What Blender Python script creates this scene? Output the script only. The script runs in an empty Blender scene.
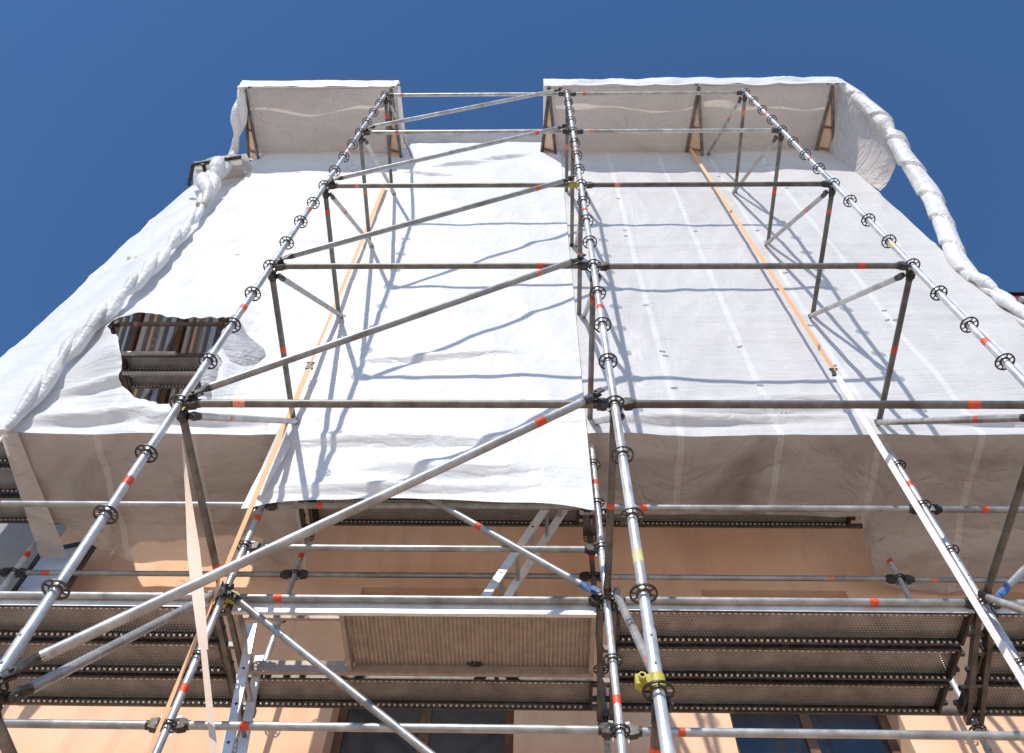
import bpy, bmesh, math, random
from mathutils import Vector, Matrix, noise
random.seed(7)
S = bpy.context.scene
COL = S.collection
R = math.radians

# ------------------------------------------------------------------ helpers
class MB:
    """collects shapes into one mesh"""
    def __init__(s): s.v = []; s.f = []; s.sm = []; s.mi = []
    def add(s, vs, fs, smooth=False, mi=0):
        b = len(s.v); s.v += [tuple(p) for p in vs]
        for f in fs: s.f.append([b+i for i in f]); s.sm.append(smooth); s.mi.append(mi)
    def tube(s, p0, p1, r, n=14, r2=None, caps=True, mi=0):
        p0 = Vector(p0); p1 = Vector(p1); d = (p1-p0).normalized()
        a = d.orthogonal().normalized(); b = d.cross(a); r2 = r if r2 is None else r2
        vs = []
        for p, q in ((p0, r), (p1, r2)):
            for i in range(n):
                t = 2*math.pi*i/n; vs.append(p+(a*math.cos(t)+b*math.sin(t))*q)
        s.add(vs, [(i, (i+1) % n, n+(i+1) % n, n+i) for i in range(n)], True, mi)
        if caps:
            s.add(vs[:n], [tuple(reversed(range(n)))], False, mi); s.add(vs[n:], [tuple(range(n))], False, mi)
    def box(s, c, size, rot=None, mi=0):
        c = Vector(c); x, y, z = [k/2 for k in size]
        vs = [Vector((i*x, j*y, k*z)) for i in (-1, 1) for j in (-1, 1) for k in (-1, 1)]
        if rot is not None: vs = [rot @ v for v in vs]
        s.add([c+v for v in vs], [(0,1,3,2),(4,6,7,5),(0,4,5,1),(2,3,7,6),(0,2,6,4),(1,5,7,3)], False, mi)
    def obox(s, x0, x1, y0, y1, z0, z1, mi=0):
        s.box(((x0+x1)/2, (y0+y1)/2, (z0+z1)/2), (x1-x0, y1-y0, z1-z0), None, mi)
    def mesh(s, name, mats):
        m = bpy.data.meshes.new(name); m.from_pydata(s.v, [], s.f); m.update()
        for p, q, k in zip(m.polygons, s.sm, s.mi): p.use_smooth = q; p.material_index = k
        for mm in (mats if isinstance(mats, (list, tuple)) else [mats]): m.materials.append(mm)
        return m

def obj(name, mesh, parent=None, loc=(0,0,0), rot=None):
    o = bpy.data.objects.new(name, mesh); COL.objects.link(o)
    o.location = loc
    if rot is not None: o.rotation_euler = rot
    if parent: o.parent = parent
    return o
def tag(o, label=None, cat=None, group=None, kind=None):
    if label: o['label'] = label
    if cat: o['category'] = cat
    if group: o['group'] = group
    if kind: o['kind'] = kind
    return o
def thing(name, label, cat, loc=(0,0,0), group=None):
    return tag(obj(name, None, None, loc), label, cat, group)

# ------------------------------------------------------------------ materials
def mat(name):
    m = bpy.data.materials.new(name); m.use_nodes = True
    nt = m.node_tree; nt.nodes.clear()
    out = nt.nodes.new('ShaderNodeOutputMaterial')
    return m, nt, out
def N(nt, t, **kw):
    n = nt.nodes.new(t)
    for k, v in kw.items():
        if k in ('operation', 'blend_type', 'data_type', 'feature', 'distance', 'noise_dimensions', 'bands_direction', 'wave_type'): setattr(n, k, v)
        else: n.inputs[k.replace('_', ' ')].default_value = v
    return n
def ramp(nt, fac, stops):
    r = nt.nodes.new('ShaderNodeValToRGB')
    while len(r.color_ramp.elements) < len(stops): r.color_ramp.elements.new(.5)
    for e, (p, c) in zip(r.color_ramp.elements, stops): e.position = p; e.color = (*c, 1)
    nt.links.new(fac, r.inputs[0]); return r.outputs[0]
def mixc(nt, fac, a, b, mode='MIX'):
    n = nt.nodes.new('ShaderNodeMix'); n.data_type = 'RGBA'; n.blend_type = mode
    for s, v in ((0, fac), (6, a), (7, b)):
        if hasattr(v, 'is_linked') or hasattr(v, 'links'): nt.links.new(v, n.inputs[s])
        else: n.inputs[s].default_value = v if s == 0 else (*v, 1)
    return n.outputs[2]
def mth(nt, op, a, b=None, c=None):
    n = nt.nodes.new('ShaderNodeMath'); n.operation = op
    for i, v in enumerate((a, b, c)):
        if v is None: continue
        if hasattr(v, 'links'): nt.links.new(v, n.inputs[i])
        else: n.inputs[i].default_value = v
    return n.outputs[0]

def m_metal(name, c1, c2, metallic=.55, rough=.42, stain=(.16,.12,.09), amt=.5, scale=9):
    m, nt, out = mat(name); L = nt.links.new
    tc = nt.nodes.new('ShaderNodeTexCoord'); oi = nt.nodes.new('ShaderNodeObjectInfo')
    off = nt.nodes.new('ShaderNodeVectorMath'); off.operation = 'ADD'
    L(tc.outputs['Object'], off.inputs[0]); sc = nt.nodes.new('ShaderNodeMath'); sc.operation = 'MULTIPLY'
    L(oi.outputs['Random'], sc.inputs[0]); sc.inputs[1].default_value = 37; L(sc.outputs[0], off.inputs[1])
    n1 = N(nt, 'ShaderNodeTexNoise', Scale=scale, Detail=6, Roughness=.65); L(off.outputs[0], n1.inputs['Vector'])
    n2 = N(nt, 'ShaderNodeTexNoise', Scale=scale*.35, Detail=3); L(off.outputs[0], n2.inputs['Vector'])
    base = mixc(nt, ramp(nt, n1.outputs[0], [(.35, (0,0,0)), (.65, (1,1,1))]), c1, c2)
    base = mixc(nt, mth(nt, 'MULTIPLY', ramp(nt, n2.outputs[0], [(.52, (0,0,0)), (.68, (1,1,1))]), amt), base, stain)
    val = nt.nodes.new('ShaderNodeHueSaturation'); L(base, val.inputs['Color'])
    L(mth(nt, 'MULTIPLY_ADD', oi.outputs['Random'], .45, .78), val.inputs['Value'])
    p = N(nt, 'ShaderNodeBsdfPrincipled', Metallic=metallic, Roughness=rough)
    L(val.outputs[0], p.inputs['Base Color'])
    L(mth(nt, 'MULTIPLY_ADD', n1.outputs[0], .35, rough-.17), p.inputs['Roughness'])
    b = N(nt, 'ShaderNodeBump', Strength=.25, Distance=.002); L(n1.outputs[0], b.inputs['Height']); L(b.outputs[0], p.inputs['Normal'])
    L(p.outputs[0], out.inputs[0]); return m

M_STEEL = m_metal('galvanised_steel', (.31,.30,.285), (.50,.49,.47))
M_DARK = m_metal('shaded_steel', (.115,.105,.095), (.23,.215,.195), .5, .5, (.1,.06,.04), .7)  # darker copy of the steel; shaded undersides put into the colour
M_STD = m_metal('bright_galvanised_steel', (.48,.48,.475), (.72,.72,.71), .5, .38, (.30,.26,.22), .45)
M_ALU = m_metal('aluminium', (.6,.6,.59), (.78,.78,.77), .35, .45, (.35,.3,.26), .4)
M_CAST = m_metal('cast_steel', (.03,.028,.025), (.12,.11,.10), .6, .5, (.05,.035,.025), .7, 30)
M_YEL = m_metal('yellow_paint', (.36,.31,.03), (.58,.50,.07), .0, .5, (.2,.17,.05), .6, 30)
M_RED = m_metal('red_paint_band', (.62,.05,.015), (.75,.10,.03), .0, .5, (.3,.05,.03), .5, 30)
M_RED2 = m_metal('faded_red_band', (.60,.16,.09), (.72,.30,.20), .0, .5, (.45,.35,.3), .7, 30)
M_BLUE = m_metal('blue_paint', (.02,.07,.2), (.06,.14,.3), .0, .5, (.3,.33,.36), .6, 25)
M_TAPE = m_metal('yellow_tape', (.75,.66,.25), (.82,.76,.4), .0, .5, (.5,.45,.3), .4, 30)

def m_cloth(name, col, trans=.24, tcol=None, bands=True, bandamt=.5, axis=0, crease=.33, see=0, dirt=(.55,.52,.50), dirtamt=.35):
    m, nt, out = mat(name); L = nt.links.new
    tc = nt.nodes.new('ShaderNodeTexCoord'); sp = nt.nodes.new('ShaderNodeSeparateXYZ'); L(tc.outputs['Object'], sp.inputs[0])
    mp = nt.nodes.new('ShaderNodeMapping'); L(tc.outputs['Object'], mp.inputs[0]); mp.inputs['Scale'].default_value = (1, 1, .55)
    n1 = N(nt, 'ShaderNodeTexNoise', Scale=1.1, Detail=5, Roughness=.55, Distortion=.9); L(mp.outputs[0], n1.inputs['Vector'])
    n2 = N(nt, 'ShaderNodeTexNoise', Scale=5, Detail=6, Roughness=.6, Distortion=.6); L(mp.outputs[0], n2.inputs['Vector'])
    mp2 = nt.nodes.new('ShaderNodeMapping'); L(tc.outputs['Object'], mp2.inputs[0]); mp2.inputs['Rotation'].default_value = (0, R(28), 0); mp2.inputs['Scale'].default_value = (.7, 1, 4.5)
    n3 = N(nt, 'ShaderNodeTexNoise', Scale=1.3, Detail=4, Roughness=.6, Distortion=.5); L(mp2.outputs[0], n3.inputs['Vector'])
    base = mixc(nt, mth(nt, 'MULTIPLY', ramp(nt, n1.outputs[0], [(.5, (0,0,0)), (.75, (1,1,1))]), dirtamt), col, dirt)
    h = mth(nt, 'ADD', mth(nt, 'MULTIPLY', n1.outputs[0], 1.0), mth(nt, 'MULTIPLY', n2.outputs[0], .22))
    h = mth(nt, 'ADD', h, mth(nt, 'MULTIPLY', n3.outputs[0], .6))
    # the square creases left by folding, and a few sharp crumples
    for ax, per in ((axis, 1.37), (2, 1.12)):
        fr = mth(nt, 'ABSOLUTE', mth(nt, 'SUBTRACT', mth(nt, 'FRACT', mth(nt, 'DIVIDE', mth(nt, 'ADD', sp.outputs[ax], mth(nt, 'MULTIPLY_ADD', n1.outputs[0], .05, 50)), per)), .5))
        h = mth(nt, 'ADD', h, mth(nt, 'MULTIPLY', mth(nt, 'SMOOTH_MIN', mth(nt, 'MULTIPLY', fr, per/.03), 1.0, .3), .035))
    vo = nt.nodes.new('ShaderNodeTexVoronoi'); vo.feature = 'DISTANCE_TO_EDGE'; vo.inputs['Scale'].default_value = 1.6
    dv = nt.nodes.new('ShaderNodeVectorMath'); dv.operation = 'MULTIPLY_ADD'; L(n1.outputs[1], dv.inputs[0]); dv.inputs[1].default_value = (.9,.9,.9); L(mp2.outputs[0], dv.inputs[2]); L(dv.outputs[0], vo.inputs['Vector'])
    h = mth(nt, 'ADD', h, mth(nt, 'MULTIPLY', mth(nt, 'SMOOTH_MIN', mth(nt, 'MULTIPLY', vo.outputs[0], 9.0), 1.0, .4), .075))
    tf = trans
    if bands:   # woven reinforcing strips of the sheeting, every 0.84 m
        a = mth(nt, 'ADD', sp.outputs[axis], 84*10+.42)
        w = mth(nt, 'PINGPONG', a, .42)
        a2 = mth(nt, 'LESS_THAN', w, .030)
        # the strips in turn are made whiter and denser
        base = mixc(nt, mth(nt, 'MULTIPLY', a2, bandamt), base, (.84,.84,.84))
        h = mth(nt, 'ADD', h, mth(nt, 'MULTIPLY', a2, .05))
        tf = mth(nt, 'MULTIPLY_ADD', a2, -.06, trans)
    p = N(nt, 'ShaderNodeBsdfPrincipled', Roughness=.42); L(base, p.inputs['Base Color'])
    p.inputs['Specular IOR Level'].default_value = .3
    b = N(nt, 'ShaderNodeBump', Strength=crease, Distance=.12); L(h, b.inputs['Height']); L(b.outputs[0], p.inputs['Normal'])
    t = nt.nodes.new('ShaderNodeBsdfTranslucent'); t.inputs[0].default_value = (*(tcol or col), 1); L(b.outputs[0], t.inputs['Normal'])
    mx = nt.nodes.new('ShaderNodeMixShader'); L(p.outputs[0], mx.inputs[1]); L(t.outputs[0], mx.inputs[2])
    if hasattr(tf, 'links'): L(tf, mx.inputs[0])
    else: mx.inputs[0].default_value = tf
    if see:     # thin film: what lies behind shows faintly through
        tr_ = nt.nodes.new('ShaderNodeBsdfTransparent'); m2 = nt.nodes.new('ShaderNodeMixShader'); m2.inputs[0].default_value = see
        L(mx.outputs[0], m2.inputs[1]); L(tr_.outputs[0], m2.inputs[2]); mx = m2
    L(mx.outputs[0], out.inputs[0]); return m
M_SHEET = m_cloth('white_sheeting', (.81,.81,.81), .2, (.8,.74,.68))
M_SHEET_C = m_cloth('bright_white_sheeting', (.845,.845,.845), .2, (.8,.74,.68), bands=False, dirtamt=.12)
M_SHEET_R = m_cloth('greyish_white_sheeting', (.745,.73,.72), .2, (.74,.68,.62))
M_UNDER = m_cloth('shaded_sheeting', (.66,.60,.555), .28, (.72,.64,.57), bandamt=.45, crease=.8, see=.14, dirt=(.27,.21,.175), dirtamt=.75)  # brown copy of the white sheet: underside shade put into its colour
M_UNDER2 = m_cloth('shaded_canopy_sheeting', (.72,.66,.61), .3, (.74,.66,.60), bands=False, see=.05, dirt=(.42,.36,.32), dirtamt=.5, crease=1.0)  # shade beneath the canopies put into a browner sheeting colour
M_ROLL = m_cloth('crumpled_sheeting', (.80,.79,.78), .10, (.8,.75,.7), bands=False, crease=.45, dirt=(.36,.33,.31), dirtamt=.9)

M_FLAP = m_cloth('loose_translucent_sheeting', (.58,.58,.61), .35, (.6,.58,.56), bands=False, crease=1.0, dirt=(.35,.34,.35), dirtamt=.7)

def m_simple(name, c1, c2, rough=.8, scale=4, bump=.3, dist=.01, metallic=0, spec=.4):
    m, nt, out = mat(name); L = nt.links.new
    tc = nt.nodes.new('ShaderNodeTexCoord')
    n = N(nt, 'ShaderNodeTexNoise', Scale=scale, Detail=8, Roughness=.65, Distortion=.3); L(tc.outputs['Object'], n.inputs['Vector'])
    p = N(nt, 'ShaderNodeBsdfPrincipled', Roughness=rough, Metallic=metallic); p.inputs['Specular IOR Level'].default_value = spec
    L(ramp(nt, n.outputs[0], [(.3, c1), (.7, c2)]), p.inputs['Base Color'])
    b = N(nt, 'ShaderNodeBump', Strength=bump, Distance=dist); L(n.outputs[0], b.inputs['Height']); L(b.outputs[0], p.inputs['Normal'])
    L(p.outputs[0], out.inputs[0]); return m
def m_wall():
    m, nt, out = mat('apricot_render'); L = nt.links.new
    tc = nt.nodes.new('ShaderNodeTexCoord'); mp = nt.nodes.new('ShaderNodeMapping'); L(tc.outputs['Object'], mp.inputs[0]); mp.inputs['Scale'].default_value = (1.6, 1, .28)
    n1 = N(nt, 'ShaderNodeTexNoise', Scale=.9, Detail=6, Roughness=.6); L(tc.outputs['Object'], n1.inputs['Vector'])
    n2 = N(nt, 'ShaderNodeTexNoise', Scale=2.2, Detail=7, Roughness=.7, Distortion=.4); L(mp.outputs[0], n2.inputs['Vector'])
    n3 = N(nt, 'ShaderNodeTexNoise', Scale=45, Detail=5, Roughness=.7); L(tc.outputs['Object'], n3.inputs['Vector'])
    v = nt.nodes.new('ShaderNodeTexVoronoi'); v.feature = 'DISTANCE_TO_EDGE'; v.inputs['Scale'].default_value = .9
    dm = nt.nodes.new('ShaderNodeVectorMath'); dm.operation = 'MULTIPLY_ADD'; L(n1.outputs[1], dm.inputs[0]); dm.inputs[1].default_value = (.8,.8,.8); L(tc.outputs['Object'], dm.inputs[2]); L(dm.outputs[0], v.inputs['Vector'])
    base = ramp(nt, n1.outputs[0], [(.32, (.82,.46,.275)), (.68, (.94,.62,.41))])
    base = mixc(nt, mth(nt, 'MULTIPLY', ramp(nt, n2.outputs[0], [(.48, (0,0,0)), (.75, (1,1,1))]), .5), base, (.58,.32,.23))
    p = N(nt, 'ShaderNodeBsdfPrincipled', Roughness=.92); L(base, p.inputs['Base Color'])
    b = N(nt, 'ShaderNodeBump', Strength=.5, Distance=.008); L(mth(nt, 'ADD', n3.outputs[0], n2.outputs[0]), b.inputs['Height']); L(b.outputs[0], p.inputs['Normal'])
    L(p.outputs[0], out.inputs[0]); return m
M_WALL = m_wall()
M_WALLG = m_simple('grey_render', (.30,.29,.28), (.38,.37,.36), .9, 3)
M_GROUND = m_simple('courtyard_paving', (.50,.40,.30), (.68,.55,.43), .9, 2.5, .4, .01)
M_TIMBER = m_simple('brown_timber', (.10,.05,.028), (.24,.13,.075), .75, 9)
M_SLATB = m_simple('pale_blue_board_and_pane', (.50,.57,.72), (.60,.66,.78), .6, 6)
M_FRAME = m_simple('dark_window_frame', (.02,.018,.016), (.05,.045,.04), .5, 9)
M_PANE = m_simple('window_glass', (.02,.025,.03), (.05,.055,.06), .08, 2, .02, .002, 0, .8)
M_ROOFR = m_simple('dark_red_eave', (.09,.02,.018), (.15,.045,.035), .7, 9)
M_GUTTER = m_simple('pale_gutter', (.5,.48,.46), (.62,.6,.58), .5, 9)
M_RUBBER = m_simple('black_plastic', (.012,.012,.012), (.03,.03,.03), .5, 20)
M_STRAP = m_simple('orange_webbing', (.78,.38,.17), (.9,.52,.28), .75, 60, .4, .001)
M_STRAPP = m_simple('pale_webbing', (.80,.57,.42), (.88,.68,.54), .75, 60, .4, .001)  # paler, less orange webbing
M_STRAPW = m_simple('overexposed_webbing', (.84,.72,.66), (.9,.82,.78), .75, 60, .4, .001)  # near white: overexposed sunlight put into the webbing colour
M_BEIGE = m_simple('warm_beige', (.72,.50,.34), (.85,.62,.45), .8, 8)  # beige for slats and for cloth with light coming through
M_HATCH = m_simple('brown_aluminium_ribs', (.34,.27,.22), (.50,.41,.34), .6, 14, .3, .003, .2)  # browner than the plain aluminium

def m_perf(name, c):
    """punched steel plank: real holes cut by a transparent mask on the plate"""
    m, nt, out = mat(name); L = nt.links.new
    tc = nt.nodes.new('ShaderNodeTexCoord'); sp = nt.nodes.new('ShaderNodeSeparateXYZ'); L(tc.outputs['Object'], sp.inputs[0])
    pit = .023
    row = mth(nt, 'FLOOR', mth(nt, 'DIVIDE', mth(nt, 'ADD', sp.outputs[1], 5), pit))
    odd = mth(nt, 'MODULO', row, 2)
    fx = mth(nt, 'SUBTRACT', mth(nt, 'FRACT', mth(nt, 'ADD', mth(nt, 'DIVIDE', mth(nt, 'ADD', sp.outputs[0], 30), pit), mth(nt, 'MULTIPLY', odd, .5))), .5)
    fy = mth(nt, 'SUBTRACT', mth(nt, 'FRACT', mth(nt, 'DIVIDE', mth(nt, 'ADD', sp.outputs[1], 5), pit)), .5)
    d = mth(nt, 'SQRT', mth(nt, 'ADD', mth(nt, 'MULTIPLY', fx, fx), mth(nt, 'MULTIPLY', fy, fy)))
    hole = mth(nt, 'LESS_THAN', d, .2)
    rim = mth(nt, 'MULTIPLY', mth(nt, 'LESS_THAN', d, .36), 1.0)
    n = N(nt, 'ShaderNodeTexNoise', Scale=7, Detail=5); L(tc.outputs['Object'], n.inputs['Vector'])
    oi = nt.nodes.new('ShaderNodeObjectInfo')
    base = mixc(nt, ramp(nt, n.outputs[0], [(.35, (0,0,0)), (.7, (1,1,1))]), c, tuple(k*.5 for k in c))
    base = mixc(nt, mth(nt, 'MULTIPLY', rim, .5), base, (.55,.50,.46))
    p = N(nt, 'ShaderNodeBsdfPrincipled', Metallic=.35, Roughness=.5); L(base, p.inputs['Base Color'])
    b = N(nt, 'ShaderNodeBump', Strength=.6, Distance=.006); L(mth(nt, 'SMOOTH_MIN', d, .42, .1), b.inputs['Height']); L(b.outputs[0], p.inputs['Normal'])
    t = nt.nodes.new('ShaderNodeBsdfTransparent'); mx = nt.nodes.new('ShaderNodeMixShader')
    L(hole, mx.inputs[0]); L(p.outputs[0], mx.inputs[1]); L(t.outputs[0], mx.inputs[2]); L(mx.outputs[0], out.inputs[0]); return m
M_PERF = m_perf('perforated_steel', (.34,.305,.275)); M_PERFT = m_perf('pale_worn_perforated_steel', (.62,.60,.57))  # paler copy: bounce surface on deck tops, planks lightened behind the tear

# ------------------------------------------------------------------ key dimensions
LV = 5.8136                                   # the level seen across the middle of the view
def lev(k): return LV+2*k
YF, YM, YI, YW = 2.732, 4.302, 5.45, 5.80     # front row, middle row, inner row, wall face
XF = [-2.0935, .476, 2.967]
XM = [-4.66, -2.112, .496, 2.995, 5.04]
XI = [-4.66, -2.12, .53, 3.2, 5.3]
RT = .0242

# ------------------------------------------------------------------ scaffold pieces
def rosette_mesh(name, m):
    bm = bmesh.new(); n = 48; rad = [.0245, .033, .0525, .0615]; rings = []
    for q in rad: rings.append([bm.verts.new((q*math.cos(2*math.pi*i/n), q*math.sin(2*math.pi*i/n), -.005)) for i in range(n)])
    fs = []
    for b in range(3):
        for i in range(n):
            if b == 1 and i % 6 != 0: continue
            j = (i+1) % n; fs.append(bm.faces.new((rings[b][i], rings[b+1][i], rings[b+1][j], rings[b][j])))
    ret = bmesh.ops.extrude_face_region(bm, geom=fs)
    bmesh.ops.translate(bm, vec=(0,0,.008), verts=[g for g in ret['geom'] if isinstance(g, bmesh.types.BMVert)])
    bmesh.ops.recalc_face_normals(bm, faces=bm.faces)
    me = bpy.data.meshes.new(name); bm.to_mesh(me); bm.free(); me.materials.append(m); return me
ROS = rosette_mesh('rosette', M_CAST); ROSB = rosette_mesh('rosette_blue', M_BLUE)

def head_mesh(name, m, mw):
    b = MB()   # origin on the post axis, pointing along +X
    pts0 = [(.030, s*.012, z) for s in (-1, 1) for z in (-.032, .034)]
    pts1 = [(.064, s*.024, z) for s in (-1, 1) for z in (-.038, .036)]
    pts2 = [(.105, s*.026, z) for s in (-1, 1) for z in (-.028, .028)]
    v = pts0+pts1+pts2
    fs = [(0,1,3,2), (8,10,11,9)]
    for a in (0, 4): fs += [(a, a+2, a+6, a+4), (a+1, a+5, a+7, a+3), (a, a+4, a+5, a+1), (a+2, a+3, a+7, a+6)]
    b.add(v, fs); b.tube((.095,0,0), (.125,0,0), .0275)
    b.add([(.040,-.003,-.075), (.046,-.003,-.075), (.036,-.003,.062), (.062,-.003,.062), (.040,.003,-.075), (.046,.003,-.075), (.036,.003,.062), (.062,.003,.062)],
          [(0,1,3,2), (4,6,7,5), (0,4,5,1), (2,3,7,6), (0,2,6,4), (1,5,7,3)], False, 1)
    return b.mesh(name, [m, mw])
HEAD = head_mesh('wedge_head', M_CAST, M_STEEL); HEADY = head_mesh('wedge_head_yellow', M_CAST, M_YEL)
HEADYY = head_mesh('wedge_head_all_yellow', M_YEL, M_YEL)
def bhead_mesh(name, m):
    b = MB()   # flattened, swivelling end of a brace; origin at the end, tube runs along +X
    n = 12; prof = [(-.045, .006, .020), (-.01, .008, .027), (.03, .010, .030), (.075, .024, .025), (.11, RT, RT)]
    vs = []
    for x, a, c in prof:
        for i in range(n):
            t = 2*math.pi*i/n; vs.append((x, a*math.cos(t), c*math.sin(t)))
    fs = [(k*n+i, k*n+(i+1) % n, (k+1)*n+(i+1) % n, (k+1)*n+i) for k in range(len(prof)-1) for i in range(n)]
    b.add(vs, fs, True); b.add(vs[:n], [tuple(reversed(range(n)))])
    b.tube((-.012,-.016,0), (-.012,.03,0), .010, 10); b.tube((-.012,.016,0), (-.012,.03,0), .021, 12); b.box((-.04,.024,0), (.05,.014,.034), None, 0)
    return b.mesh(name, m)
BHEAD = bhead_mesh('brace_end', M_CAST); BHEADB = bhead_mesh('brace_end_blue', M_BLUE)

cache = {}
def band_mesh(m, r, ln=.055):
    k = ('band', m.name, r, ln)
    if k not in cache:
        b = MB(); b.tube((-ln/2,0,0), (ln/2,0,0), r+.0009, 18); cache[k] = b.mesh('colour_band', m)
    return cache[k]
def bar_mesh(kind, ln, r, m, s):
    k = (kind, round(ln, 3), r, m.name, s)
    if k not in cache:
        b = MB(); b.tube((s,0,0), (ln-s,0,0), r, 18); cache[k] = b.mesh(kind, m)
    return cache[k]
def align(p0, p1):
    d = (Vector(p1)-Vector(p0)); x = d.normalized(); z = Vector((0,0,1))
    if abs(x.z) > .999: z = Vector((0,1,0))
    y = z.cross(x).normalized(); z = x.cross(y)
    return Matrix((x, y, z)).transposed().to_euler(), d.length
def bar(name, p0, p1, parent, m=M_STEEL, r=RT, s=.06, heads=(HEAD, HEAD), bands=(), bm_=M_RED, label=None):
    """tube between two nodes with its connectors; bands are distances from p0"""
    e, ln = align(p0, p1); o0 = parent.matrix_world.translation if False else Vector(parent.location)
    o = obj(name, bar_mesh(name, ln, r, m, s), parent, Vector(p0)-o0+Vector((0, random.uniform(-.004, .004), random.uniform(-.006, .006))), e)
    if label: o['label'] = label
    hn = 'brace_end' if 'brace' in name else 'wedge_head'
    for i, h in enumerate(heads):
        if h: obj(hn, h, o, (0,0,0) if i == 0 else (ln,0,0), None if i == 0 else (0,0,math.pi))
    for d in bands:
        obj('colour_band', band_mesh(bm_ if random.random() < .55 else M_RED2, r, random.choice((.04, .055, .07))), o, (d if d > 0 else ln+d, 0, 0))
    return o
def post(name, x, y, z0, z1, parent, ros=(), m=M_STD, bands=(), joints=(), blue=(), tapes=()):
    o0 = Vector(parent.location); ln = z1-z0
    k = ('post', round(ln, 3), m.name)
    if k not in cache:
        b = MB(); b.tube((0,0,0), (0,0,ln), RT, 20); cache[k] = b.mesh('standard', m)
    o = obj(name, cache[k], parent, Vector((x, y, z0))-o0)
    for z in ros:
        q = obj('rosette', ROSB if z in blue else ROS, o, (0,0,z-z0)); q.rotation_euler = (0,0,random.uniform(-.2,.2))
    for z in bands: obj('colour_band', band_mesh(M_RED, RT, .06), o, (0,0,z-z0), (0,math.pi/2,0))
    for z in tapes: obj('colour_band', band_mesh(M_TAPE, RT, .085), o, (0,0,z-z0), (0,math.pi/2,0))
    for z in joints:
        if ('joint') not in cache:
            b = MB(); b.tube((0,0,-.11), (0,0,.11), .0272, 20); b.tube((0,-.029,.07), (0,.029,.07), .006, 8, mi=1); b.tube((0,-.029,-.07), (0,.029,-.07), .006, 8, mi=1)
            cache['joint'] = b.mesh('spigot_joint', [M_STD, M_CAST])
        obj('spigot_joint', cache['joint'], o, (0,0,z-z0))
    return o

# ---- front scaffold tower
T = thing('scaffold_tower', 'tall open tower of galvanised scaffold tubes standing in front of the white sheeting', 'scaffold', (.44, YF, 0))
def rz(z0, z1): return [round(LV+.5*i, 4) for i in range(-14, 24) if z0 < LV+.5*i < z1]
info = {0: dict(bands=(LV-.75, LV+1.25, LV+3.3, LV+5.25, LV+7.2), joints=(LV-1.85, LV+2.18, LV+4.18, LV+6.18)),
        1: dict(bands=(LV+1.25, LV+3.25, LV+5.3), joints=(LV-1.82, LV+2.2, LV+4.2, LV+6.2), tapes=(LV-1.28,)),
        2: dict(bands=(LV+.75, LV-1.2, LV+4.8, LV+6.75), joints=(LV-1.85, LV+4.2, LV+6.2), blue=(round(lev(2), 4),), tapes=(LV+2.4,))}
for i, x in enumerate(XF):
    post('standard', x, YF, .12, lev(4)+(.16 if i != 1 else .1), T, rz(.2, lev(4)+.1), **info[i])
    b = MB(); b.tube((0,0,.02), (0,0,.30), .017, 12); b.box((0,0,.008), (.15,.15,.012)); b.tube((0,0,.16), (0,0,.19), .045, 12)
    obj('base_plate', b.mesh('base_plate', M_CAST), T, Vector((x, YF, 0))-Vector(T.location))
ybands = {-1: ((.35,), (-.4,)), 0: ((.36,), (-.42,)), 1: ((-.42,), (-.40,)), 2: ((.33,), (.36,)), 3: ((.45,), (.22,)), 4: ((.24,), (.24,))}
for k in range(-2, 5):
    z = lev(k)-(.05 if k == -1 else 0); bb = ybands.get(k, ((.3,), (-.3,)))
    for i in range(2):
        if k == -1: continue
        hh = (HEAD, HEAD)
        if (k, i) == (2, 0): hh = (HEAD, HEADYY)
        if (k, i) == (0, 0): hh = (HEADY, HEAD)
        bar('ledger', (XF[i], YF, z), (XF[i+1], YF, z), T, M_DARK if k < 3 else M_STEEL, heads=hh, bands=bb[i])
    for i in range(3):
        if k == -2 and i == 1: continue
        bar('transom', (XF[i], YF, z), (XM[i+1], YM, z), T, M_DARK, bands=(1.28,) if (i, k) == (0, 0) else (.28,) if (i+k) % 2 == 0 else (.75,))
for k in range(-1, 4):   # long diagonal braces of the left bay, slightly proud of the tower face
    a = Vector((XF[0]+.09, YF-.055, lev(k)+.03)); c = Vector((XF[1]-.12, YF-.055, lev(k+1)-.0))
    bar('diagonal_brace', a, c, T, M_STEEL, s=.09, heads=(BHEAD, BHEAD), bands=(-.42,))
for i in range(3):       # short braces running back to the middle row
    for k in range(-2, 5):
        bar('cross_brace', (XF[i]+(.05 if i < 2 else -.05), YF+.1, lev(k)+.02), (XM[i+1]+(.05 if i < 2 else -.05), YM-.11, lev(k+1)-.03), T, M_STEEL, s=.09, heads=(BHEAD, BHEAD), bands=(.62,) if (i+k) % 2 == 0 else ())

b = MB(); b.tube((0,0,-.03), (0,0,.03), .034, 16); b.box((-.055,-.01,0), (.06,.035,.045)); b.tube((-.06,-.05,0), (-.06,.04,0), .009, 8); b.tube((-.06,-.05,0), (-.06,-.035,0), .016, 6)
obj('clamp', b.mesh('clamp', M_YEL), T, Vector((XF[1], YF, lev(-1)+.035))-Vector(T.location))
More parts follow.
